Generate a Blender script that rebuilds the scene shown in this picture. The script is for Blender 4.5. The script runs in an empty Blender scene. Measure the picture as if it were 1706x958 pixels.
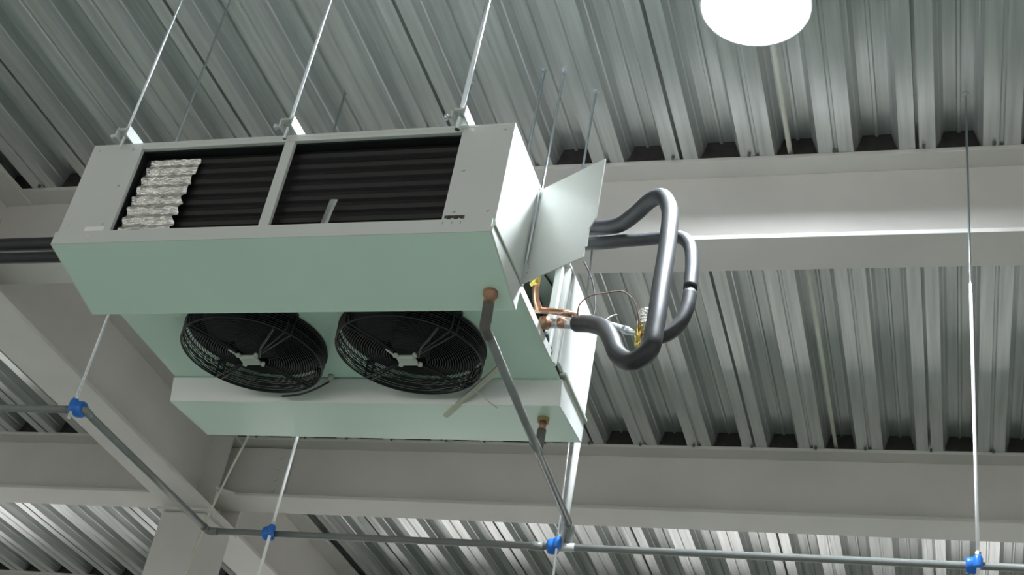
import bpy, bmesh, math, random
import numpy as np
from mathutils import Vector, Matrix
random.seed(7)
SC = bpy.context.scene
COL = SC.collection

# ---------------------------------------------------------------- camera
# Vanishing points of the photograph (deck ribs, plumb rods) give focal length and attitude.
CX, CY = 853.0, 479.0
V2 = np.array([1605., 2110.]); V3 = np.array([1525., -2950.])
F = math.sqrt(-float(np.dot(V2 - [CX, CY], V3 - [CX, CY])))
def _d(p):
    v = np.array([p[0] - CX, p[1] - CY, F]); return v / np.linalg.norm(v)
_Y = _d(V2); _Z = _d(V3); _X = np.cross(_Y, _Z)
RM = np.stack([_X, _Y, _Z])
EYE = 1.60                                   # eye height above the floor
def ray(p): return RM @ np.array([p[0] - CX, p[1] - CY, F])
def onx(p, x): r = ray(p); return Vector(r * x / r[0])
def ony(p, y): r = ray(p); return Vector(r * y / r[1])
def onz(p, z): r = ray(p); return Vector(r * z / r[2])

cam_data = bpy.data.cameras.new('camera'); cam = bpy.data.objects.new('camera', cam_data)
COL.objects.link(cam); SC.camera = cam
cam_data.sensor_fit = 'HORIZONTAL'; cam_data.sensor_width = 36.0; cam_data.lens = F * 36.0 / 1706.0
cam_data.clip_start = 0.05; cam_data.clip_end = 200
r_ = RM @ np.array([1, 0, 0]); u_ = RM @ np.array([0, -1, 0]); b_ = RM @ np.array([0, 0, -1])
cam.matrix_world = Matrix(((r_[0], u_[0], b_[0], 0), (r_[1], u_[1], b_[1], 0), (r_[2], u_[2], b_[2], EYE), (0, 0, 0, 1)))

# ---------------------------------------------------------------- daylight and exposure
world = bpy.data.worlds.new('daylight'); SC.world = world; world.use_nodes = True
bg = world.node_tree.nodes['Background']
bg.inputs[0].default_value = (1.0, 0.97, 0.95, 1); bg.inputs[1].default_value = 2.6
LAMP_POWER = 420.0
SC.view_settings.view_transform = 'Standard'; SC.view_settings.look = 'None'
SC.view_settings.exposure = -0.1; SC.view_settings.gamma = 1.0; SC.view_settings.use_curve_mapping = False

# ---------------------------------------------------------------- materials
MAT = {}
def mat(name, col, rough=.5, metal=0.0, noise=0.0, nscale=8.0, bump=0.0, bscale=60.0, coat=0.0, stretch=None, emit=None, spec=None, trans=0.0):
    m = bpy.data.materials.new(name); m.use_nodes = True
    nt = m.node_tree; b = nt.nodes['Principled BSDF']
    b.inputs['Base Color'].default_value = (*col, 1); b.inputs['Roughness'].default_value = rough
    b.inputs['Metallic'].default_value = metal
    if coat: b.inputs['Coat Weight'].default_value = coat; b.inputs['Coat Roughness'].default_value = .12
    if spec is not None: b.inputs['Specular IOR Level'].default_value = spec
    if trans: b.inputs['Transmission Weight'].default_value = trans
    if emit:
        b.inputs['Emission Color'].default_value = (*emit[0], 1); b.inputs['Emission Strength'].default_value = emit[1]
    if noise or bump:
        tc = nt.nodes.new('ShaderNodeTexCoord'); mp = nt.nodes.new('ShaderNodeMapping')
        nt.links.new(tc.outputs['Object'], mp.inputs['Vector'])
        if stretch: mp.inputs['Scale'].default_value = stretch
    if noise:
        n = nt.nodes.new('ShaderNodeTexNoise'); n.inputs['Scale'].default_value = nscale; n.inputs['Detail'].default_value = 5
        nt.links.new(mp.outputs[0], n.inputs['Vector'])
        cr = nt.nodes.new('ShaderNodeValToRGB')
        cr.color_ramp.elements[0].position = .3; cr.color_ramp.elements[1].position = .7
        cr.color_ramp.elements[0].color = (*[max(0, c * (1 - noise)) for c in col], 1)
        cr.color_ramp.elements[1].color = (*[min(1, c * (1 + noise)) for c in col], 1)
        nt.links.new(n.outputs[0], cr.inputs[0]); nt.links.new(cr.outputs[0], b.inputs['Base Color'])
    if bump:
        n2 = nt.nodes.new('ShaderNodeTexNoise'); n2.inputs['Scale'].default_value = bscale; n2.inputs['Detail'].default_value = 3
        nt.links.new(mp.outputs[0], n2.inputs['Vector'])
        bp = nt.nodes.new('ShaderNodeBump'); bp.inputs['Strength'].default_value = bump; bp.inputs['Distance'].default_value = .01
        nt.links.new(n2.outputs[0], bp.inputs['Height']); nt.links.new(bp.outputs[0], b.inputs['Normal'])
    MAT[name] = m
    return m
mat('casing_paint', (.67, .69, .66), .30, noise=.03, nscale=3, coat=.25)
mat('pan_paint', (.69, .87, .755), .24, noise=.03, nscale=3, coat=.3)
mat('beam_paint', (.64, .615, .585), .55, noise=.06, nscale=2.5, bump=.05, bscale=40)
mat('galvanised_deck', (.62, .64, .635), .31, metal=.66, noise=.16, nscale=5, bump=.10, bscale=9, stretch=(9, .35, 9))
mat('zinc_steel', (.72, .76, .80), .28, metal=1.0, bump=.25, bscale=400)
mat('insulation_rubber', (.034, .035, .038), .50, noise=.15, nscale=20, bump=.05, bscale=120, spec=.35)
mat('grey_pvc', (.21, .22, .21), .33, noise=.08, nscale=15)
mat('white_pvc', (.52, .53, .52), .35, noise=.05)
mat('dark_hose', (.10, .095, .085), .55, noise=.2, nscale=30)
mat('blue_plastic', (.02, .16, .58), .38, noise=.08)
mat('black_plastic', (.012, .014, .014), .45, noise=.2)
mat('guard_wire', (.010, .013, .012), .6)
mat('blade_metal', (.018, .02, .02), .45, noise=.15)
mat('coil_fin', (.014, .0135, .0135), .5, metal=.2, noise=.25, nscale=60, stretch=(30, 1, 1))
mat('coil_dark', (.010, .010, .010), .7, noise=.2)
mat('foil', (.84, .82, .78), .24, metal=.95, noise=.14, nscale=40, bump=.7, bscale=150, stretch=(.22, 1, 1))
mat('copper', (.62, .35, .25), .33, metal=.95, noise=.15, nscale=30)
mat('tarnished_copper', (.34, .19, .12), .5, metal=.5, noise=.3, nscale=40)
mat('dull_brass', (.36, .27, .13), .45, metal=.6, noise=.3, nscale=60)
mat('brass', (.80, .60, .18), .28, metal=.95, noise=.1, nscale=30)
mat('pale_plate', (.44, .48, .42), .45, noise=.08)
mat('pale_cord', (.56, .55, .45), .6, noise=.1)
mat('lit_rib_cream', (.78, .77, .68), .5, noise=.05)  # cream tone imitating lamplight on the deck rib webs
mat('white_label', (.92, .92, .92), .35, noise=.02)
mat('ink', (.05, .048, .045), .5, noise=.1)
mat('clear_film', (.60, .62, .60), .15, noise=.1, nscale=30, trans=.6)
mat('lamp_housing', (.55, .57, .58), .4, metal=.4, noise=.05)
mat('lamp_lens', (.9, .9, .9), .4, emit=((.86, .94, 1.0), LAMP_POWER))
mat('inner_dark', (.10, .105, .10), .5, noise=.15)
mat('floor_paint', (.31, .37, .32), .22, noise=.10, nscale=1.2)
mat('wall_panel', (.55, .55, .53), .6, noise=.05, nscale=1.5)
mat('filler_foam', (.03, .027, .026), .8, noise=.3, nscale=30)
mat('red_brown_wire', (.16, .08, .05), .5, noise=.1)
mat('black_wire', (.02, .02, .022), .5, noise=.1)

# ---------------------------------------------------------------- mesh helpers (coordinates: eye at origin, x along beams, y along ribs, z up)
def box(bm, x0, x1, y0, y1, z0, z1):
    v = [bm.verts.new((x, y, z)) for z in (z0, z1) for y in (y0, y1) for x in (x0, x1)]
    for f in ((0, 2, 3, 1), (4, 5, 7, 6), (0, 1, 5, 4), (2, 6, 7, 3), (0, 4, 6, 2), (1, 3, 7, 5)):
        bm.faces.new([v[i] for i in f])
    return v
def prism(bm, pts, axis, a, b):
    """closed outline extruded along an axis; pts are the two other coordinates in order"""
    def mk(p, t):
        if axis == 'x': return (t, p[0], p[1])
        if axis == 'y': return (p[0], t, p[1])
        return (p[0], p[1], t)
    A = [bm.verts.new(mk(p, a)) for p in pts]; B = [bm.verts.new(mk(p, b)) for p in pts]
    n = len(pts)
    for i in range(n):
        j = (i + 1) % n; bm.faces.new((A[i], A[j], B[j], B[i]))
    bm.faces.new(A); bm.faces.new(B[::-1])
def catmull(pts, n=8):
    """centripetal Catmull-Rom, so uneven spacing does not kink the bends"""
    P = [Vector(p) for p in pts]
    P = [P[0] * 2 - P[1]] + P + [P[-1] * 2 - P[-2]]
    out = []
    for i in range(1, len(P) - 2):
        p0, p1, p2, p3 = P[i - 1:i + 3]
        t0 = 0; t1 = t0 + max((p1 - p0).length, 1e-6) ** .5; t2 = t1 + max((p2 - p1).length, 1e-6) ** .5; t3 = t2 + max((p3 - p2).length, 1e-6) ** .5
        for k in range(n):
            t = t1 + (t2 - t1) * k / n
            a1 = p0 * ((t1 - t) / (t1 - t0)) + p1 * ((t - t0) / (t1 - t0)); a2 = p1 * ((t2 - t) / (t2 - t1)) + p2 * ((t - t1) / (t2 - t1)); a3 = p2 * ((t3 - t) / (t3 - t2)) + p3 * ((t - t2) / (t3 - t2))
            b1 = a1 * ((t2 - t) / (t2 - t0)) + a2 * ((t - t0) / (t2 - t0)); b2 = a2 * ((t3 - t) / (t3 - t1)) + a3 * ((t - t1) / (t3 - t1))
            out.append(b1 * ((t2 - t) / (t2 - t1)) + b2 * ((t - t1) / (t2 - t1)))
    out.append(P[-2]); return out
def tube(bm, path, r, seg=12, closed=False, caps=True):
    P = [Vector(p) for p in path]; n = len(P)
    rr = r if isinstance(r, (list, tuple)) else [r] * n
    rings = []; up = None
    for i in range(n):
        if closed: t = (P[(i + 1) % n] - P[i - 1])
        else: t = P[min(i + 1, n - 1)] - P[max(i - 1, 0)]
        t.normalize()
        if up is None:
            up = Vector((0, 0, 1)) if abs(t.z) < .9 else Vector((1, 0, 0))
        up = (up - t * up.dot(t)); up.normalize(); sd = t.cross(up)
        rings.append([bm.verts.new(P[i] + (up * math.cos(a) + sd * math.sin(a)) * rr[i]) for a in [2 * math.pi * k / seg for k in range(seg)]])
    m = n if closed else n - 1
    for i in range(m):
        A = rings[i]; B = rings[(i + 1) % n]
        for k in range(seg):
            f = bm.faces.new((A[k], A[(k + 1) % seg], B[(k + 1) % seg], B[k])); f.smooth = True
    if caps and not closed:
        bm.faces.new(rings[0][::-1]); bm.faces.new(rings[-1])
def torus(bm, c, R, r, n=48, seg=6):
    tube(bm, [Vector((c[0] + R * math.cos(2 * math.pi * k / n), c[1] + R * math.sin(2 * math.pi * k / n), c[2])) for k in range(n)], r, seg, closed=True)
def lathe(bm, c, prof, n=32, axis=Vector((0, 0, 1)), ring=False):
    """prof: (radius, along-axis) list"""
    axis = axis.normalized(); u = axis.orthogonal().normalized(); w = axis.cross(u); c = Vector(c)
    rings = []
    for r, h in prof:
        rings.append([bm.verts.new(c + axis * h + (u * math.cos(2 * math.pi * k / n) + w * math.sin(2 * math.pi * k / n)) * max(r, 1e-5)) for k in range(n)])
    for A, B in (zip(rings, rings[1:] + rings[:1]) if ring else zip(rings, rings[1:])):
        for k in range(n):
            f = bm.faces.new((A[k], A[(k + 1) % n], B[(k + 1) % n], B[k])); f.smooth = True
    if not ring: bm.faces.new(rings[0][::-1]); bm.faces.new(rings[-1])
def BM(): return bmesh.new()
def hexnut(bm, c, r, h, axis=Vector((0, 0, 1))): 
    lathe(bm, c, [(r, 0), (r, h)], 6, axis)
    for f in bm.faces: f.smooth = False

def thing(name, loc, label, cat, group=None, kind=None):
    o = bpy.data.objects.new(name, None); COL.objects.link(o); o.empty_display_size = .05
    o.location = (loc[0], loc[1], loc[2] + EYE); o['base'] = 1
    if label: o['label'] = label
    if cat: o['category'] = cat
    if group: o['group'] = group
    if kind: o['kind'] = kind
    o['_o'] = [loc[0], loc[1], loc[2]]
    return o
def part(name, bm, m, parent, label=None, bevel=0.0, kind=None):
    """links the mesh under its thing or part; vertices become local to the thing's base"""
    top = parent
    while top.parent: top = top.parent
    o0 = Vector(top['_o'])
    bmesh.ops.recalc_face_normals(bm, faces=bm.faces)
    bmesh.ops.translate(bm, verts=bm.verts, vec=-o0)
    me = bpy.data.meshes.new(name); bm.to_mesh(me); bm.free()
    me.materials.append(MAT[m])
    o = bpy.data.objects.new(name, me); COL.objects.link(o); o.parent = parent
    if label: o['label'] = label
    if kind: o['kind'] = kind
    if bevel:
        md = o.modifiers.new('edge', 'BEVEL'); md.width = bevel; md.segments = 2; md.limit_method = 'ANGLE'
    return o
def single(name, bm, m, label=None, cat=None, group=None, kind=None, bevel=0.0):
    """a thing that is one mesh, origin at the middle of its base"""
    vs = [v.co for v in bm.verts]
    lo = Vector((min(v.x for v in vs), min(v.y for v in vs), min(v.z for v in vs))); hi = Vector((max(v.x for v in vs), max(v.y for v in vs), max(v.z for v in vs)))
    base = Vector(((lo.x + hi.x) / 2, (lo.y + hi.y) / 2, lo.z))
    bmesh.ops.recalc_face_normals(bm, faces=bm.faces)
    bmesh.ops.translate(bm, verts=bm.verts, vec=-base)
    me = bpy.data.meshes.new(name); bm.to_mesh(me); bm.free(); me.materials.append(MAT[m])
    o = bpy.data.objects.new(name, me); COL.objects.link(o); o.location = base + Vector((0, 0, EYE)); o['_o'] = list(base)
    if label: o['label'] = label
    if cat: o['category'] = cat
    if group: o['group'] = group
    if kind: o['kind'] = kind
    if bevel:
        md = o.modifiers.new('edge', 'BEVEL'); md.width = bevel; md.segments = 2; md.limit_method = 'ANGLE'
    return o

# ---------------------------------------------------------------- the hall
ZD = 2.88            # underside of the deck's low flats = top of the beams
DEEP = .078          # depth of the deck profile
PITCH = .25; SEAM0 = -.835
RX0, RX1, RY0, RY1 = -9.0, 7.5, -7.0, 12.0
FLOOR = -EYE
bm = BM(); box(bm, RX0, RX1, RY0, RY1, FLOOR - .2, FLOOR); single('floor', bm, 'floor_paint', kind='structure')
def wall(name, horizontal, at, a0, a1, wins, z0, z1):
    """a wall with a row of window openings"""
    bm = BM(); t = .2; top = ZD + DEEP
    edges = [a0] + [e for w in wins for e in w] + [a1]
    def bx(a, b, lo, hi):
        if horizontal: box(bm, a, b, at, at + t, lo, hi)
        else: box(bm, at, at + t, a, b, lo, hi)
    bx(a0, a1, FLOOR, z0); bx(a0, a1, z1, top)
    for i in range(0, len(edges), 2): bx(edges[i], edges[i + 1], z0, z1)
    return single(name, bm, 'wall_panel', kind='structure')
wall('wall_far', True, RY1, RX0, RX1, [(RX0 + .6 + i * 2.7, RX0 + .6 + i * 2.7 + 2.1) for i in range(6)], -.9, 1.5)
wall('wall_back', True, RY0 - .2, RX0, RX1, [(RX0 + .6 + i * 2.7, RX0 + .6 + i * 2.7 + 2.1) for i in range(6)], -.9, 1.5)
wall('wall_left', False, RX0 - .2, RY0, RY1, [(-6.2, -4.0), (0.0, 2.2), (6.2, 8.4), (9.3, 11.5)], -.9, 1.5)
wall('wall_right', False, RX1, RY0, RY1, [(RY0 + .8 + i * 6.2, RY0 + .8 + i * 6.2 + 2.2) for i in range(3)], -.9, 1.2)

# profiled steel deck: every sheet three ribs wide, lapped into a dark seam
ceiling = thing('ceiling', (0, 0, ZD), None, None, kind='structure')
def sheet_profile():
    p = [(.006, .05), (.006, 0)]
    for k in range(3):
        o = k * PITCH
        p += [(o + .055, 0), (o + .066, .034), (o + .070, .038), (o + .080, DEEP), (o + .117, DEEP), (o + .121, DEEP - .009), (o + .129, DEEP - .009), (o + .133, DEEP),
              (o + .170, DEEP), (o + .180, .038), (o + .184, .034), (o + .195, 0)]
        if k < 2: p += [(o + .242, 0), (o + .246, .008), (o + .254, .008), (o + .258, 0)]
    p += [(3 * PITCH - .006, 0), (3 * PITCH - .006, .052), (3 * PITCH + .03, .052)]
    return p
bm = BM(); prof = sheet_profile()
rows = []
for y in (RY0, -2.0, 1.0, 2.2, 3.5, 5.5, 7.5, 9.5, RY1):
    rows.append([bm.verts.new((x, y, ZD + z)) for x, z in prof])
for A, B in zip(rows, rows[1:]):
    for i in range(len(prof) - 1): bm.faces.new((A[i], A[i + 1], B[i + 1], B[i]))
s0 = part('deck_sheet', bm, 'galvanised_deck', ceiling)
n0 = math.ceil((SEAM0 - RX0) / .75); n1 = math.ceil((RX1 - SEAM0) / .75)
first = True
for k in range(-n0, n1):
    o = s0 if first else s0.copy()
    if not first: COL.objects.link(o); o.parent = ceiling
    o.location = (SEAM0 + k * .75, 0, 0); first = False
# screws through the low flats at the upper and lower beam
bm = BM(); hexnut(bm, (0, 0, ZD - .012), .006, .012); scr = part('deck_screw', bm, 'inner_dark', ceiling)
firsts = True
for by in (3.405, 5.425):
    for k in range(-10, 6):
        for off in (0.03,):
            o = scr if firsts else scr.copy()
            if not firsts: COL.objects.link(o); o.parent = ceiling
            o.location = (SEAM0 + k * PITCH + off * random.uniform(-1, 1), by, 0); firsts = False
# dark foam fillers closing the ribs over the beams
bm = BM(); prism(bm, [(.059, 0.001), (.081, DEEP - .001), (.169, DEEP - .001), (.191, 0.001)], 'y', 0, .03); bmesh.ops.translate(bm, verts=bm.verts, vec=(0, 0, ZD))
fil = part('rib_filler', bm, 'filler_foam', ceiling); firsts = True
for by in (3.436, 5.455, 7.47):
    for k in range(-16 if by < 4 else -24, 8):
        o = fil if firsts else fil.copy()
        if not firsts: COL.objects.link(o); o.parent = ceiling
        o.location = (SEAM0 + k * PITCH, by, 0); firsts = False
def deck_z(x):
    ph = (x - SEAM0) % PITCH
    if ph < .055 or ph > .195: return ZD
    if ph < .08: return ZD + DEEP * (ph - .055) / .025
    if ph > .17: return ZD + DEEP * (.195 - ph) / .025
    return ZD + DEEP

# secondary beams (along x) and the girder (along y): welded I sections
def ibeam(name, axis, a0, a1, c, half, zb, zt, tf, tw, label, edge=.0, **kw):
    t = thing(name, ((a0 + a1) / 2, c, zb) if axis == 'x' else (c, (a0 + a1) / 2, zb), label, 'beam', **kw)
    def bx(nm, lo, hi, z0, z1):
        bm = BM()
        if axis == 'x': box(bm, a0, a1, lo, hi, z0, z1)
        else: box(bm, lo, hi, a0, a1, z0, z1)
        return part(nm, bm, 'beam_paint', t, bevel=.002)
    bx('bottom_flange', c - half, c + half, zb, zb + tf)
    bx('web', c - tw / 2, c + tw / 2, zb + tf, zt - tf)
    bx('top_flange', c - half, c + half, zt - tf, zt)
    return t
G = 'grey painted ceiling beams'
GX, GH = -3.56, .125                                 # girder centre line and half flange
ub = ibeam('ceiling_beam', 'x', GX + .008, RX1, 3.51, .088, 2.546, ZD, .016, .010, 'grey painted steel beam crossing behind the cooler at upper right', group=G)
ub2 = ibeam('ceiling_beam', 'x', RX0, GX - .008, 3.51, .088, 2.546, ZD, .016, .010, 'grey beam left of the diagonal girder at cooler height', group=G)
lb = ibeam('ceiling_beam', 'x', GX + .008, RX1, 5.535, .095, 2.552, ZD, .016, .010, 'grey painted steel beam crossing below and behind the cooler', group=G)
lb2 = ibeam('ceiling_beam', 'x', RX0, GX - .008, 5.535, .095, 2.552, ZD, .016, .010, 'grey beam left of the column at lower left', group=G)
fb = ibeam('ceiling_beam', 'x', GX + .008, RX1, 7.55, .095, 2.552, ZD, .016, .010, 'far grey beam beyond the column on the right', group=G)
fb2 = ibeam('ceiling_beam', 'x', RX0, GX - .008, 7.55, .095, 2.552, ZD, .016, .010, 'far grey beam beyond the column on the left', group=G)
gd = ibeam('ceiling_girder', 'y', RY0, RY1, GX, GH, 2.45, ZD - .002, .02, .016, 'deep grey girder running diagonally across the lower left')
for yy in (5.40, 5.665):
    for sgn in (-1, 1):
        bm = BM(); x0, x1 = sorted((GX + sgn * .008, GX + sgn * .12)); box(bm, x0, x1, yy, yy + .014, 2.47, ZD - .022)
        part('stiffener', bm, 'beam_paint', gd)
for b, sg in ((lb, 1), (lb2, -1)):                  # bolted shear plate at the girder end
    bm = BM(); x0, x1 = sorted((GX + sg * .012, GX + sg * .42)); box(bm, x0, x1, 5.510, 5.529, 2.58, 2.85); pl = part('splice_plate', bm, 'beam_paint', b, bevel=.002)
    for k in range(4):
        bm = BM(); hexnut(bm, (GX + sg * .36, 5.510, 2.62 + k * .06), .011, -.010, Vector((0, 1, 0))); part('bolt', bm, 'beam_paint', pl)
    bm = BM(); prism(bm, [(GX + sg * .125, 5.44), (GX + sg * .125, 5.37), (GX + sg * .20, 5.44)], 'z', 2.552, 2.566); part('gusset', bm, 'beam_paint', b)
col = thing('steel_column', (GX - .025, 5.54, FLOOR), 'grey box-section steel column under the girder at lower left', 'column')
bm = BM(); box(bm, -3.71, -3.46, 5.40, 5.68, FLOOR + .02, 2.438); part('shaft', bm, 'beam_paint', col, bevel=.012)
bm = BM(); box(bm, -3.73, -3.44, 5.38, 5.70, 2.438, 2.45); part('cap_plate', bm, 'beam_paint', col)
bm = BM(); box(bm, -3.80, -3.37, 5.31, 5.77, FLOOR, FLOOR + .02); part('base_plate', bm, 'beam_paint', col)

# ---------------------------------------------------------------- lamps
def lamp(c, label, group):
    x, y, z = c; t = thing('high_bay_lamp', (x, y, z), label, 'lamp', group)
    bm = BM(); lathe(bm, (x, y, z + .004), [(.02, 0), (.144, 0), (.144, .006), (.02, .008)], 48); part('lens', bm, 'lamp_lens', t, 'glowing round white lens')
    bm = BM(); lathe(bm, (x, y, z), [(.145, .0), (.152, .0), (.154, .010), (.148, .03), (.11, .045), (.05, .05), (.05, .013), (.145, .012)], 48, ring=True); part('rim', bm, 'lamp_housing', t)
    h = BM(); lathe(h, (x, y, z + .05), [(.07, 0), (.075, .02), (.075, .07), (.05, .085)], 32); hs = part('housing', h, 'lamp_housing', t)
    for k in range(18):
        a = 2 * math.pi * k / 18; bm = BM()
        tube(bm, [(x + .075 * math.cos(a), y + .075 * math.sin(a), z + .086), (x + .118 * math.cos(a), y + .118 * math.sin(a), z + .05)], .004, 4)
        part('cooling_fin', bm, 'lamp_housing', hs)
    bm = BM(); tube(bm, [(x, y, z + .13), (x, y, deck_z(x))], .006, 8); part('suspension_rod', bm, 'zinc_steel', t)
    return t
lamp((-.484, 2.612, 2.722), 'round glaring white lamp hanging under the deck at top right', 'round hall lamps')
for x, y, w in ((-3.9, -.6, 'left'), (3.4, -.6, 'right')):  # added lamps out of view, to light the floor and undersides
    lamp((x, y, 2.722), 'added round hall lamp out of view behind the camera on the %s' % w, 'round hall lamps')

# ---------------------------------------------------------------- the unit cooler
XL, XR = -2.030, -.922
YN, YF = 2.181, 3.055
ZT = 1.965
U = thing('unit_cooler', ((XL + XR) / 2, (YN + YF) / 2, 1.60), 'white ceiling-hung dual-discharge air cooler with two black fans underneath', 'air cooler')
def ubox(name, x0, x1, y0, y1, z0, z1, m='casing_paint', parent=None, bevel=.0015, label=None):
    bm = BM(); box(bm, x0, x1, y0, y1, z0, z1); return part(name, bm, m, parent or U, label, bevel)
ubox('top_panel', XL, XR, YN, YF, ZT - .008, ZT)
ubox('end_plate', XL, XL + .004, YN + .012, YF - .012, 1.672, ZT - .008)
for yy, sg in ((YN, 1), (YF, -1)):
    y0, y1 = sorted((yy, yy + sg * .012))
    f1 = ubox('face_panel', XL, -1.886, y0, y1, 1.688, ZT - .008)
    f2 = ubox('face_panel', -1.047, XR, y0, y1, 1.688, ZT - .008)
    ubox('top_rail', -1.886, -1.047, y0, y1, 1.945, ZT - .008)
    ubox('mullion', -1.494, -1.468, y0, y1, 1.688, 1.945)
    for f, xs in ((f1, (XL + .022, XL + .118)), (f2, (XR - .022, XR - .10))):
        for zz in (1.945, 1.83, 1.715):
            for xx in xs:
                if (xx in (xs[0],) and zz == 1.83): continue
                bm = BM(); lathe(bm, (xx, yy, zz), [(.0035, 0), (.003, -.0015 * sg)], 8, Vector((0, 1, 0))); part('rivet', bm, 'zinc_steel', f)
    # finned coil with its rows of tubes, set back behind the frame
    ca, cb = sorted((yy + sg * .040, yy + sg * .15))
    coil = ubox('coil', -1.886, -1.047, ca, cb, 1.69, 1.945, 'coil_dark', bevel=0)
    for k in range(8):
        zc = 1.705 + k * .0318
        bm = BM(); prism(bm, [(yy + sg * .040, zc - .0145), (yy + sg * .034, zc - .010), (yy + sg * .031, zc), (yy + sg * .034, zc + .010), (yy + sg * .040, zc + .0145)], 'x', -1.885, -1.048)
        part('tube_row', bm, 'coil_fin', coil)
    j0, j1 = sorted((yy + sg * .012, yy + sg * .040)); ubox('jamb', -1.886, -1.047, j0, j1, 1.942, 1.945, 'black_plastic', coil, 0)
    for xx in (-1.886, -1.050):
        ubox('jamb', xx, xx + .003, ca - .03 if sg > 0 else cb, ca if sg > 0 else cb + .03, 1.69, 1.945, 'black_plastic', coil, 0)
# right end: fixed near cover, hinged access panel swung open, far cover
cov = ubox('end_cover', XR - .010, XR, YN + .012, 2.405, 1.680, ZT - .008)
ubox('cover_lip', XR - .010, XR + .004, YN, 2.412, 1.674, 1.680, parent=cov, m='pale_plate')
H0 = Vector((XR, 2.405, 1.677)); H1 = Vector((-.737, 2.298, 1.677)); du = (H1 - H0).normalized(); W = (H1 - H0).length
nrm = Vector((du.y, -du.x, 0)).normalized()          # towards the viewer
if nrm.y > 0: nrm = -nrm
def door_pt(u, v, o): return H0 + du * u + Vector((0, 0, v)) + nrm * o
bm = BM(); hh = .269
out = [(0, 0), (W - .020, .002), (W - .022, .028), (W - .016, .030), (W - .017, .078), (W - .006, .094), (W, .100), (W, hh), (0, hh)]
A = [bm.verts.new(door_pt(u, v, 0)) for u, v in out]; B = [bm.verts.new(door_pt(u, v, -.003)) for u, v in out]
for i in range(len(out)):
    j = (i + 1) % len(out); bm.faces.new((A[i], A[j], B[j], B[i]))
bm.faces.new(A); bm.faces.new(B[::-1])
door = part('access_panel', bm, 'casing_paint', U, 'white access panel swung open on the right end')
bm = BM(); tube(bm, [door_pt(.010, .258, .005), door_pt(.010, .055, .005)], .0028, 8); part('hinge_rod', bm, 'zinc_steel', door)
for v in (.012, .026, .04, .05):
    bm = BM(); c = door_pt(.012 + .003 * (v > .03), v, 0); lathe(bm, c, [(.0032, 0), (.0028, .002)], 8, nrm); part('rivet', bm, 'zinc_steel', door)
far = ubox('end_cover', XR - .010, XR, 2.768, YF - .012, 1.690, ZT - .008)
ubox('cover_lip', XR - .010, XR + .008, 2.812, YF, 1.680, 1.689, parent=far, m='pale_plate')
ubox('corner_post', XR - .020, XR - .002, 2.735, 2.757, 1.672, ZT - .008)
ubox('corner_post', XR - .030, XR - .012, 2.705, 2.724, 1.672, ZT - .008)
ubox('bulkhead', -1.047, -1.040, 2.34, 2.90, 1.675, ZT - .008, 'inner_dark')
# drip trays under both coils
def pan(pts, back):
    bm = BM(); prism(bm, pts, 'x', XL, XR - .004)
    p = part('drain_pan', bm, 'pan_paint', U, bevel=.0012)
    for x0, x1 in ((XL - .002, XL), (XR - .004, XR)):
        bm = BM(); prism(bm, back, 'x', x0, x1); part('pan_end', bm, 'casing_paint', p)
    return p
pan1 = pan([(2.177, 1.690), (2.177, 1.655), (2.405, 1.605), (2.408, 1.668), (2.404, 1.668), (2.401, 1.610), (2.182, 1.659), (2.182, 1.690)],
           [(2.177, 1.672), (2.177, 1.655), (2.405, 1.605), (2.408, 1.668), (2.39, 1.672)])
pan2 = pan([(2.812, 1.668), (2.832, 1.602), (3.056, 1.620), (3.058, 1.690), (3.054, 1.690), (3.052, 1.625), (2.836, 1.607), (2.816, 1.668)],
           [(2.812, 1.668), (2.832, 1.602), (3.056, 1.620), (3.058, 1.680), (2.84, 1.680)])
bm = BM(); box(bm, XL, XR - .004, 2.1745, 2.1768, 1.6548, 1.690); part('front_lip', bm, 'casing_paint', pan1)
bm = BM(); prism(bm, [(2.8118, 1.664), (2.8312, 1.6022), (2.8298, 1.6018), (2.8104, 1.664)], 'x', XL, XR - .004); part('inner_lip', bm, 'casing_paint', pan2)
# fan deck between the trays, with two round openings
FZ = 1.668; FY = 2.612; FR = .179; FX = (-1.683, -1.254)
bm = BM(); xm = (FX[0] + FX[1]) / 2
for cx_, xa, xb in ((FX[0], XL + .004, xm), (FX[1], xm, XR - .004)):
    ya, yb = 2.410, 2.811
    rx = lambda a: min(((xb - cx_) / math.cos(a) if math.cos(a) > 1e-6 else 9e9), ((xa - cx_) / math.cos(a) if math.cos(a) < -1e-6 else 9e9),
                       ((yb - FY) / math.sin(a) if math.sin(a) > 1e-6 else 9e9), ((ya - FY) / math.sin(a) if math.sin(a) < -1e-6 else 9e9))
    angs = sorted([2 * math.pi * k / 56 for k in range(56)] + [math.atan2(yy - FY, xx - cx_) % (2 * math.pi) for xx in (xa, xb) for yy in (ya, yb)])
    C = [bm.verts.new((cx_ + FR * math.cos(a), FY + FR * math.sin(a), FZ)) for a in angs]
    Q = [bm.verts.new((cx_ + rx(a) * math.cos(a), FY + rx(a) * math.sin(a), FZ)) for a in angs]
    for i in range(len(angs)):
        j = (i + 1) % len(angs); bm.faces.new((C[i], C[j], Q[j], Q[i]))
fp = part('fan_panel', bm, 'pan_paint', U)
ubox('panel_edge', XR - .006, XR - .002, 2.412, 2.70, 1.662, 1.684, parent=fp, bevel=0)
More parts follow.
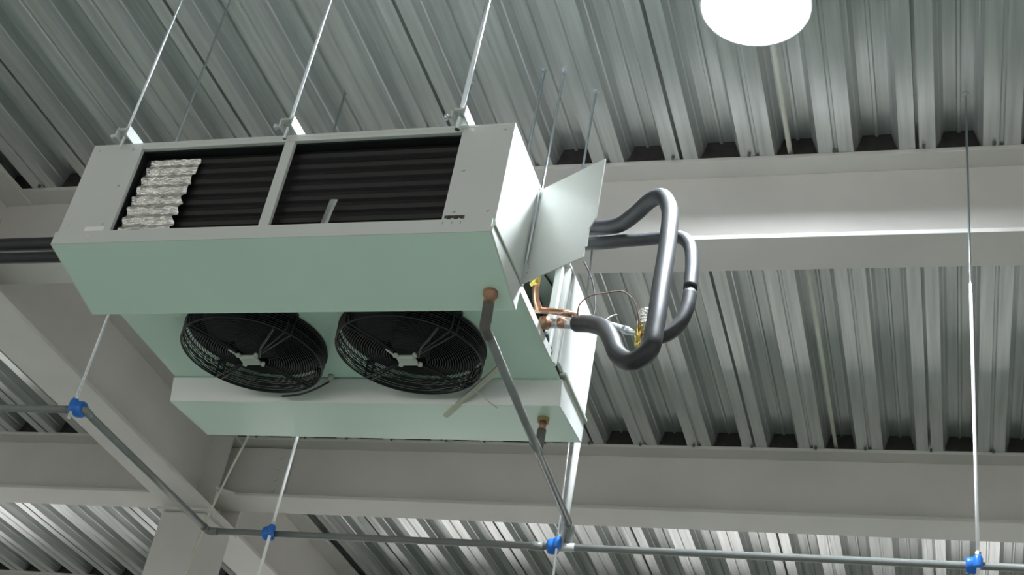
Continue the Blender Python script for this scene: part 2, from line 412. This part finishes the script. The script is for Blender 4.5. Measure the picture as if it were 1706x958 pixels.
for cx_ in FX:
    # shroud ring and duct
    bm = BM(); n = 56; prof = [(FR + .004, FZ - .003), (FR - .002, FZ - .005), (FR - .010, FZ + .02), (FR - .012, FZ + .13), (FR + .002, FZ + .13), (FR + .002, FZ - .001)]
    rings = [[bm.verts.new((cx_ + r * math.cos(2 * math.pi * k / n), FY + r * math.sin(2 * math.pi * k / n), z)) for k in range(n)] for r, z in prof]
    for i in range(len(prof)):
        A = rings[i]; B = rings[(i + 1) % len(prof)]
        for k in range(n): f = bm.faces.new((A[k], A[(k + 1) % n], B[(k + 1) % n], B[k])); f.smooth = True
    fan = part('axial_fan', bm, 'black_plastic', U, 'black axial fan behind a wire guard')
    bm = BM(); lathe(bm, (cx_, FY, FZ - .035), [(.045, 0), (.052, .012), (.052, .09), (.04, .10)], 32); part('motor_hub', bm, 'black_plastic', fan)
    for k in range(5):
        a0 = 2 * math.pi * k / 5 + .5; bm = BM(); g = []
        for i in range(6):
            rr = .05 + (FR - .068) * i / 5; row = []
            for j in range(5):
                w = (.34 + .10 * i / 5) * (j / 4 - .5) * 1.7; aa = a0 + w + .35 * (i / 5) ** 2
                row.append(bm.verts.new((cx_ + rr * math.cos(aa), FY + rr * math.sin(aa), FZ + .045 + .038 * (j / 4 - .5) * 2 * (1 - .3 * i / 5) + .004 * math.sin(j))))
            g.append(row)
        for i in range(5):
            for j in range(4): f = bm.faces.new((g[i][j], g[i + 1][j], g[i + 1][j + 1], g[i][j + 1])); f.smooth = True
        part('fan_blade', bm, 'blade_metal', fan)
    # basket guard: concentric wire rings, double spokes, hooked legs
    GZ = 1.612
    bm = BM()
    for i in range(22):
        rr = .048 + (FR + .002 - .048) * i / 21; torus(bm, (cx_, FY, GZ - .006 * (1 - i / 21)), rr, .0012, 48, 4)
    for i in range(8): torus(bm, (cx_, FY, GZ + .006 * i), FR + .004, .0013, 48, 4)
    torus(bm, (cx_, FY, GZ), FR + .003, .0026, 56, 6); torus(bm, (cx_, FY, GZ + .022), FR + .005, .0013, 56, 5); torus(bm, (cx_, FY, GZ + .042), FR + .006, .0016, 56, 5)
    part('guard_rings', bm, 'guard_wire', fan, kind='stuff')
    for k in range(4):
        for off in (-.075, .075):
            a = math.pi / 4 + k * math.pi / 2 + off * .6 + .16; bm = BM()
            c_, s_ = math.cos(a), math.sin(a)
            tube(bm, [(cx_ + .045 * c_, FY + .045 * s_, GZ - .008), (cx_ + FR * c_, FY + FR * s_, GZ - .002), (cx_ + (FR + .006) * c_, FY + (FR + .006) * s_, GZ + .006), (cx_ + (FR + .009) * c_, FY + (FR + .009) * s_, FZ - .004)], .0026, 6)
            part('guard_spoke', bm, 'guard_wire', fan)
        a = math.pi / 4 + k * math.pi / 2 + .16
        if True:
            bm = BM(); c_, s_ = math.cos(a), math.sin(a); px, py = cx_ + (FR + .011) * c_, FY + (FR + .011) * s_
            if py < 2.802 and py > 2.415:
                box(bm, px - .009, px + .009, py - .007, py + .007, FZ - .010, FZ - .001); part('guard_foot', bm, 'black_plastic', fan)
    bm = BM(); box(bm, cx_ - .024, cx_ + .022, FY - .018, FY + .018, GZ - .018, GZ - .006)
    pl = part('motor_plate', bm, 'pale_plate', fan, 'pale grey terminal plate in the middle of the fan', bevel=.004)
    for sx in (-1, 1):
        for sy in (-1, 1):
            bm = BM(); lathe(bm, (cx_ + sx * .025, FY + sy * .021, GZ - .015), [(.006, 0), (.006, .007), (.004, .010)], 12); part('plate_lug', bm, 'pale_plate', pl)
    bm = BM(); tube(bm, catmull([(cx_ + .03, FY - .01, GZ - .01), (cx_ + .05, FY - .05, GZ - .009), (cx_ + .085, FY - .09, GZ - .006), (cx_ + .12, FY - .13, GZ)]), .003, 6); part('motor_cable', bm, 'black_wire', fan)
    bm = BM(); tube(bm, [(cx_ - .026, FY - .02, GZ - .012), (cx_ - .042, FY - .045, GZ - .008)], .003, 6); part('motor_cable', bm, 'pale_plate', fan)
bm = BM(); tube(bm, catmull([onz((470, 660), 1.607), onz((500, 657), 1.605), onz((530, 646), 1.612), onz((548, 636), 1.640)]), .0028, 6)
part('guard_cable', bm, 'black_wire', U, 'loose black cable end under the left fan')
for p in ((552, 626), (792, 0)):
    if p[1]:
        bm = BM(); c = onz(p, FZ - .001); lathe(bm, (c.x, c.y, FZ - .010), [(.007, 0), (.009, .009)], 12); part('cable_gland', bm, 'pale_plate', fp)
# crinkled foil over the left end of the coil, small clear tag, labels
bm = BM(); nx, nz = 40, 60; g = []
for j in range(nz + 1):
    v = j / nz; row = []
    for i in range(nx + 1):
        u = i / nx; wob = .0025 * math.sin(v * 23) + .002 * math.sin(v * 51 + 1)
        x = -1.872 + u * (.140 + wob) + .006 * v; z = 1.6915 + v * .232
        y = YN + .0125 + .013 * v * v - .0045 * math.cos((z - 1.705) / .0318 * 2 * math.pi) + .0016 * math.sin(u * 29 + v * 17) * math.sin(v * 61 + u * 5) + random.uniform(-.0004, .0004)
        row.append(bm.verts.new((x, y, z)))
    g.append(row)
for j in range(nz):
    for i in range(nx): f = bm.faces.new((g[j][i], g[j][i + 1], g[j + 1][i + 1], g[j + 1][i])); f.smooth = True
part('foil_sheet', bm, 'foil', U, 'crinkled silvery foil over the left end of the coil')
bm = BM(); g = []
for j in range(7):
    g.append([bm.verts.new((-1.345 + i * .005 + .0012 * j, YN + .012 + .006 * math.sin(i * .9) * math.sin(j * .5 + .4), 1.694 + j * .013)) for i in range(5)])
for j in range(6):
    for i in range(4): f = bm.faces.new((g[j][i], g[j][i + 1], g[j + 1][i + 1], g[j + 1][i])); f.smooth = True
part('film_tag', bm, 'clear_film', U, 'small curl of clear film on the right coil')
lab = ubox('white_sticker', -1.957, -1.903, YN - .0012, YN, 1.693, 1.707, 'white_label', bevel=0)
bm = BM(); lathe(bm, (-1.935, 2.1745, 1.676), [(.003, 0), (.002, -.001)], 8, Vector((0, 1, 0))); part('rivet', bm, 'white_label', U)
# dark printed line on the right panel (blurred lettering) with small marks below
xs = -1.041
for w, h, dz in ((.006, .007, .005), (.010, .012, 0), (.006, .007, .005), (.011, .012, 0), (.004, .007, .005), (.007, .009, .003), (.003, .011, .001)):
    bm = BM(); box(bm, xs, xs + w - .0006, YN - .0006, YN, 1.693 + dz, 1.693 + dz + h); part('printed_mark', bm, 'ink', U); xs += w
for xx in (-1.040, -1.019, -.999):
    bm = BM(); box(bm, xx, xx + .0025, 2.1739, 2.1745, 1.677, 1.684); part('printed_mark', bm, 'pale_plate', U)
# hanger brackets
RODX = (-1.936, -1.486, -1.052)
RYN, RYF = 2.163, 3.073
for xx in RODX:
    for yy, sg in ((RYN, 1), (RYF, -1)):
        bm = BM(); y0, y1 = sorted((yy - sg * .016, yy + sg * .055))
        box(bm, xx - .016, xx + .016, y0, y1, ZT + .018, ZT + .022)
        box(bm, xx + .013, xx + .017, y0, y1, ZT, ZT + .030); box(bm, xx - .017, xx - .013, y0, y1, ZT, ZT + .024)
        br = part('hanger_bracket', bm, 'casing_paint', U, bevel=0)
        for zz in (ZT + .022, ZT + .006):
            bm = BM(); hexnut(bm, (xx, yy, zz), .008, .010); part('nut', bm, 'zinc_steel', br)
        bm = BM(); lathe(bm, (xx - .017, yy, ZT + .012), [(.005, 0), (.005, -.014), (.008, -.015), (.008, -.020)], 8, Vector((1, 0, 0))); part('bolt', bm, 'zinc_steel', br)
# pipe work in the open end of the cooler
def upipe(name, pts, r, m, label=None, seg=12, n=6):
    bm = BM(); tube(bm, catmull(pts, n) if len(pts) > 2 else pts, r, seg); return part(name, bm, m, U, label)
hx = -.945
P1 = onx((893, 468), hx); P2 = onx((893, 500), hx); P3 = onx((899, 517), hx + .006)
upipe('copper_header', [P1 + Vector((0, 0, .10)), P1, P2, P3], .0085, 'copper', 'copper header pipe')
bm = BM(); c = onx((893, 462), hx); tube(bm, [c + Vector((0, 0, .030)), c - Vector((0, 0, .022))], .0125, 12); part('brass_sleeve', bm, 'brass', U)
upipe('liquid_pipe', [P3 + Vector((-.03, 0, 0)), P3, onx((925, 519), -.885), onx((945, 522), -.85), ony((962, 527), 2.605)], .0080, 'copper')
upipe('suction_pipe', [onx((903, 538), -.96), onx((915, 539), -.915), onx((935, 539), -.875), ony((968, 541), 2.582)], .0125, 'zinc_steel')
bm = BM(); a_ = onx((932, 538), -.878); b__ = onx((942, 538), -.862); tube(bm, [a_, b__], .0135, 12); part('orange_tape', bm, 'copper', U)
bm = BM(); a_ = onx((900, 538), -.93); b__ = onx((914, 538), -.912); tube(bm, [a_, b__], .0165, 12); part('pipe_collar', bm, 'tarnished_copper', U)
upipe('inner_hose', [onx((905, 555), -.95), onx((911, 580), -.945), onx((918, 605), -.945), onx((926, 630), -.945)], .012, 'black_wire', 'dark hose inside the open end')
for k in range(2): upipe('inner_wire', [onx((893 + 6 * k, 440), -1.0), onx((915 + 5 * k, 468), -.99), onx((928 + 5 * k, 490), -.98)], .0025, 'black_wire', seg=6)
# drain outlets
D1 = Vector((-.968, 2.35, 1.617)); D2 = Vector((-.984, 2.905, 1.608))
bm = BM(); lathe(bm, D1, [(.017, .002), (.017, -.010), (.0125, -.014), (.0125, -.032)], 20); part('drain_outlet', bm, 'tarnished_copper', pan1, 'brown copper drain outlet')
bm = BM(); hexnut(bm, D2 - Vector((0, 0, .012)), .017, .016); dn = part('drain_outlet', bm, 'dull_brass', pan2, 'brownish brass drain nut')
bm = BM(); lathe(bm, D2, [(.0095, -.012), (.0095, -.036)], 16); part('drain_stub', bm, 'tarnished_copper', pan2)

# ---------------------------------------------------------------- threaded rods
def rod(x, y, z0, r, label, group, clamp=False, low=None):
    zt = deck_z(x)
    t = thing('threaded_rod', (x, y, z0), label, 'rod', group)
    if clamp:                                        # hooked on the near edge of the upper beam's bottom flange
        e = Vector((ony((988, 405), 3.428).x, 3.428, 2.546)); dr = (e - Vector((x, y, PZ))).normalized()
        bm = BM(); tube(bm, [Vector((x, y, PZ)) + dr * (z0 - PZ), e], r, 10); part('shank', bm, 'zinc_steel', t)
        bm = BM(); box(bm, e.x - .014, e.x + .014, 3.414, 3.424, 2.536, 2.57); box(bm, e.x - .014, e.x + .014, 3.414, 3.45, 2.536, 2.5455); part('beam_clamp', bm, 'zinc_steel', t)
        return t
    bm = BM(); tube(bm, [(x, y, z0), (x, y, zt)], r, 10); part('shank', bm, 'zinc_steel', t)
    if low:                                          # lower length in a white sleeve below a coupling nut
        bm = BM(); tube(bm, [(x, y, z0), (x, y, low)], r * 1.35, 10); part('white_sleeve', bm, 'white_label', t)
        bm = BM(); hexnut(bm, (x, y, low - .004), r * 1.9, .03); part('coupling_nut', bm, 'zinc_steel', t)
    bm = BM(); lathe(bm, (x, y, zt - .003), [(r * 3.4, 0), (r * 3.4, .003)], 16); part('washer', bm, 'zinc_steel', t)
    bm = BM(); hexnut(bm, (x, y, zt - .012), r * 2.0, .009); part('nut', bm, 'zinc_steel', t)
    return t
for xx, w in zip(RODX, ('left', 'middle', 'right')):
    rod(xx, RYN, ZT - .028, .0034 if w == 'left' else (.0042 if w == 'middle' else .0062), 'steel hanging rod at the %s bracket on the near side of the cooler' % w, 'rods holding the cooler')
    rod(xx, RYF, ZT - .028, .0040, 'steel hanging rod at the %s bracket on the far side of the cooler' % w, 'rods holding the cooler')
a_ = onz((905, 127), 2.93); rod(a_.x, a_.y, ZT, .0048, 'bluish steel rod rising just right of the cooler top, leftmost of three', 'thin rods behind the access panel')
a_ = onz((942, 110), 2.90); rod(a_.x, a_.y, ZT, .0040, 'bluish steel rod rising behind the open access panel corner', 'thin rods behind the access panel')

# ---------------------------------------------------------------- condensate drain line on blue clips
PY, PZ = 3.286, 1.424; PR = .0098
BX, BY = -2.080, 2.565
DP = thing('drain_pipe', (-1.0, PY, PZ - PR), 'grey plastic drain pipe run hung below the cooler on blue clips', 'pipe')
def dpart(name, pts, r, m='grey_pvc', label=None, smooth=True):
    bm = BM(); tube(bm, catmull(pts, 6) if (smooth and len(pts) > 2) else pts, r, 14); return part(name, bm, m, DP, label)
dpart('main_run', [(BX + .02, PY, PZ), (RX1 - .02, PY, PZ)], PR)
dpart('elbow', [(BX + .03, PY, PZ), (BX + .008, PY, PZ), (BX, PY - .008, PZ), (BX, PY - .03, PZ)], PR + .0018)
dpart('side_run', [(BX, PY - .02, PZ), (BX, BY + .02, PZ)], PR)
dpart('elbow', [(BX, BY + .03, PZ), (BX, BY + .008, PZ), (BX - .008, BY, PZ), (BX - .03, BY, PZ)], PR + .0018)
dpart('left_run', [(BX - .02, BY, PZ), (-5.0, BY - .02, PZ)], PR)
E0 = D1 - Vector((0, 0, .030)); E1 = D1 - Vector((-.004, 0, .095)); E2 = ony((950, 878), 3.262); 
K0 = E1 + Vector((.004, .022, -.010))
dpart('rubber_sleeve', [E0, E0 * .5 + E1 * .5, E1, K0], .0125, 'dark_hose')
dpart('branch_pipe', [E1 + Vector((.003, .012, -.004)), E2], .0105)
mid = E1.lerp(E2, .55); dv = (E2 - E1).normalized()
dpart('coupling', [mid - dv * .03, mid + dv * .03], .0125)
dpart('branch_elbow', [E2 - dv * .02, E2, E2 + Vector((-.002, .012, -.012)), (E2.x - .006, PY, PZ + .012)], .0118)
dpart('white_riser', [(-1.002, PY, PZ), (-1.002, PY, 1.84)], .0098, 'white_pvc', 'white vertical riser pipe behind the cooler')
dpart('tee', [(-1.03, PY, PZ), (-.965, PY, PZ)], PR + .0022, 'white_pvc')
t2 = E1.lerp(E2, (D2.y - E1.y) / (E2.y - E1.y))
dpart('rubber_sleeve', [D2 - Vector((0, 0, .034)), D2 - Vector((0, 0, .085))], .0115, 'dark_hose')
dpart('short_drop', [D2 - Vector((0, 0, .08)), t2], .0075)
c1 = ony((902, 912), PY); dpart('coupling', [(c1.x - .03, PY, PZ), (c1.x + .005, PY, PZ)], PR + .0022)

def clip(x, y, along, rx, ry, label):
    t = thing('pipe_clip', (x, y, PZ - .022), label, 'pipe clip', 'blue pipe clips')
    bm = BM(); ax = Vector((1, 0, 0)) if along == 'x' else Vector((0, 1, 0)); n = 24; hw = .013
    u, w = (Vector((0, 1, 0)), Vector((0, 0, 1))) if along == 'x' else (Vector((1, 0, 0)), Vector((0, 0, 1)))
    rings = [[bm.verts.new(Vector((x, y, PZ)) + ax * h + (u * math.cos(2 * math.pi * k / n) + w * math.sin(2 * math.pi * k / n)) * r) for k in range(n)] for r, h in ((PR + .0005, -hw), (.0195, -hw), (.0215, -.006), (.0215, .006), (.0195, hw), (PR + .0005, hw))]
    for i in range(6):
        A = rings[i]; B = rings[(i + 1) % 6]
        for k in range(n): f = bm.faces.new((A[k], A[(k + 1) % n], B[(k + 1) % n], B[k])); f.smooth = True
    part('ring', bm, 'blue_plastic', t)
    bm = BM(); lathe(bm, (rx, ry, PZ - .014), [(.010, 0), (.0115, .006), (.0115, .026), (.008, .034)], 14); part('rod_boss', bm, 'blue_plastic', t)
    bm = BM(); hexnut(bm, (rx, ry, PZ + .020), .008, .008); part('nut', bm, 'zinc_steel', t)
    return t
for (px, py), lab_, up in (((1618, 942), 'blue pipe clip at the lower right corner', None), ((921, 912), 'blue pipe clip where the branch pipe meets the drain run', None), ((447, 890), 'blue pipe clip on the drain run right of the column', None)):
    c = ony((px, py), PY); rx = c.x + .016
    clip(c.x, PY, 'x', rx, PY - .018, lab_)
    rod(rx, PY - .018, PZ - (.05 if px > 1000 else .22), .0034, {1618: 'thin white rod at far right holding the drain pipe', 921: 'thin rod behind the branch pipe holding the drain run', 447: 'thin white rod holding the drain pipe right of the column'}[px], 'rods holding the drain pipe', clamp=px == 921, low=ony((1607, 492), PY).z if px == 1618 else (1.80 if px == 447 else None))
clip(BX - .012, BY, 'x', BX - .022, BY - .016, 'blue pipe clip at the left corner of the drain pipe')
rod(BX - .022, BY - .016, PZ - .035, .0034, 'thin white rod left of the cooler holding the drain pipe corner', 'rods holding the drain pipe')

# ---------------------------------------------------------------- insulated refrigerant pipes
IY = 2.75
za = ony((1000, 378), IY).z - .003; zb_ = ony((1000, 405), IY).z
PA = [(-6.0, IY, za), (-3.0, IY, za), (-1.6, IY, za), ony((985, 379), IY)] + [ony(p, y) for p, y in
      (((1012, 378), 2.742), ((1035, 373), 2.725), ((1060, 355), 2.69), ((1082, 335), 2.65), ((1101, 327), 2.61), ((1115, 346), 2.57), ((1113, 400), 2.50), ((1101, 480), 2.42), ((1091, 545), 2.37),
       ((1080, 585), 2.35), ((1056, 602), 2.36), ((1031, 592), 2.40), ((1019, 566), 2.44), ((1006, 547), 2.50), ((985, 540), 2.54), ((962, 539), 2.575))]
IA = thing('insulated_pipe', (-1.2, IY, za - .024), 'thick black foam-insulated pipe looping down and back up into the cooler end', 'pipe', 'black insulated pipes')
bm = BM(); tube(bm, catmull(PA, 8), .0208, 18); part('insulation', bm, 'insulation_rubber', IA)
PB = [(-6.0, IY, zb_), (-3.0, IY, zb_), (-1.6, IY, zb_), ony((1000, 405), IY)] + [ony(p, y) for p, y in
      (((1040, 401), 2.75), ((1080, 398), 2.748), ((1112, 395), 2.742), ((1135, 396), 2.732), ((1149, 409), 2.715), ((1153, 440), 2.69), ((1150, 482), 2.66))]
PB2 = [ony((1150, 488), 2.657)] + [ony(p, y) for p, y in (((1144, 515), 2.645), ((1131, 541), 2.635), ((1110, 558), 2.63), ((1090, 563), 2.63))]
IB = thing('insulated_pipe', (-1.0, IY, zb_ - .018), 'thinner black insulated pipe curving down behind the loop to the brass valve', 'pipe', 'black insulated pipes')
bm = BM(); tube(bm, catmull(PB, 8), .0172, 18); part('insulation', bm, 'insulation_rubber', IB)
bm = BM(); tube(bm, catmull(PB2, 8), .0172, 18); part('insulation', bm, 'insulation_rubber', IB)
bm = BM(); tube(bm, [ony((1150, 478), 2.662), ony((1150, 492), 2.655)], .0140, 14); part('joint', bm, 'black_wire', IB)

# brass expansion valve with foil-wrapped head
VC = ony((1064, 556), 2.628)
EV = thing('expansion_valve', VC - Vector((0, 0, .04)), 'brass expansion valve with silvery wrapped head inside the pipe loop', 'valve')
bm = BM(); lathe(bm, VC, [(.005, -.030), (.005, -.023), (.008, -.022), (.008, -.010), (.010, -.008), (.010, .018), (.007, .022)], 6); b0 = part('brass_body', bm, 'brass', EV)
bm = BM(); lathe(bm, VC - Vector((0, 0, .036)), [(.003, 0), (.006, .004), (.006, .010)], 12); part('brass_cap', bm, 'brass', b0)
bm = BM(); z = VC.z + .022; path = []
for k in range(90):
    a = k / 90 * 2 * math.pi * 5; path.append((VC.x + .008 + .010 * math.cos(a), VC.y + .010 * math.sin(a), z + .042 * k / 90))
tube(bm, path, .005, 8); part('wrapped_head', bm, 'foil', EV, 'silvery foil-wrapped valve head')
bm = BM(); tube(bm, catmull([ony((1092, 563), 2.645), ony((1078, 556), 2.637), VC + Vector((.006, 0, 0))]), .007, 10); part('outlet_stub', bm, 'copper', EV)
bm = BM(); tube(bm, catmull([VC, ony((1045, 551), 2.632), ony((1030, 545), 2.632), ony((1015, 541), 2.628), ony((1003, 535), 2.624), ony((985, 530), 2.615), ony((962, 527), 2.605)]), .0075, 10); part('inlet_pipe', bm, 'zinc_steel', EV)
bm = BM(); lathe(bm, ony((1043, 550), 2.632), [(.010, -.008), (.010, .008)], 6, ony((1045, 551), 2.632) - ony((1030, 545), 2.632)); part('flare_nut', bm, 'zinc_steel', EV)
bm = BM(); tube(bm, catmull([ony((962, 524), 2.555), ony((966, 507), 2.555), ony((983, 493), 2.56), ony((1010, 488), 2.575), ony((1038, 486), 2.59), ony((1055, 500), 2.60), ony((1063, 525), 2.605), VC + Vector((.002, -.012, .0))]), .0018, 6)
part('capillary', bm, 'red_brown_wire', EV, 'thin brown capillary tube')
bm = BM(); tube(bm, catmull([ony((973, 436), 2.72), ony((985, 462), 2.70), ony((991, 495), 2.66), ony((990, 522), 2.60), ony((984, 530), 2.545)]), .0022, 6)
single('sensor_wire', bm, 'black_wire', 'thin dark sensor wire dropping behind the access panel to the insulated pipe', 'wire')
bm = BM(); tube(bm, catmull([ony((965, 526), 2.548), ony((980, 535), 2.520), ony((1003, 537), 2.485), ony((1018, 527), 2.50), ony((1028, 524), 2.53)]), .0014, 6)
single('tie_wire', bm, 'zinc_steel', 'thin pale tie wire wound around the end of the black insulation', 'wire')

# ---------------------------------------------------------------- small pale pieces
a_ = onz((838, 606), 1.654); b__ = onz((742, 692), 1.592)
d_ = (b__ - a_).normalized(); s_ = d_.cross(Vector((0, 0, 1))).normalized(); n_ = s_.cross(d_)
bm = BM(); vs = []  # plain pale bar slanting below the fan panel
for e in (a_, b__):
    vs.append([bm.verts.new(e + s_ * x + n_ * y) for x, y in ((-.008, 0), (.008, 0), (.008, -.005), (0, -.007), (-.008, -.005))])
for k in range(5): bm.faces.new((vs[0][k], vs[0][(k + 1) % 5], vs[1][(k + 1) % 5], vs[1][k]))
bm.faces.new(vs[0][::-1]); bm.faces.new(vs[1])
single('pale_strip', bm, 'pale_cord', 'pale narrow strip slanting from the branch pipe past the right fan', 'strip')
bm = BM(); tube(bm, [onz((789, 649), 1.604), onz((828, 680), 1.598)], .0014, 6); single('thin_tie', bm, 'pale_cord', 'very thin pale tie below the slanting pale strip', 'wire')
bm = BM(); tube(bm, catmull([ony((425, 700), 3.12), ony((411, 732), 3.16), ony((392, 768), 3.20), ony((365, 822), 3.24), ony((345, 865), 3.262), ony((337, 890), 3.266), ony((330, 905), 3.27), ony((308, 960), 3.27), ony((290, 1005), 3.27)]), .0034, 8)
single('hanging_cord', bm, 'pale_cord', 'pale cord hanging from behind the cooler past the drain pipe corner by the column', 'cord')
def strip(x0, y0, y1, label):  # pale bar imitating the lit web of a deck rib
    bm = BM(); z = ZD + .016; tube(bm, [(x0, y0, z), (x0, y1, z)], .0085, 8); single('lit_rib_line', bm, 'lit_rib_cream', label, 'lit rib line', 'pale bars standing in for lit deck ribs')
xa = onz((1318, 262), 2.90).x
strip(xa, 2.62, 3.50, 'pale bar standing in for a lit deck rib below the lamp')
strip(xa, 3.60, 5.50, 'pale bar standing in for a lit deck rib between the two beams')
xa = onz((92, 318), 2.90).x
strip(xa, 1.2, 3.50, 'pale bar standing in for a bright deck rib line at the left edge')
for o in bpy.data.objects:
    for k in ('_o', 'base'):
        if k in o: del o[k]
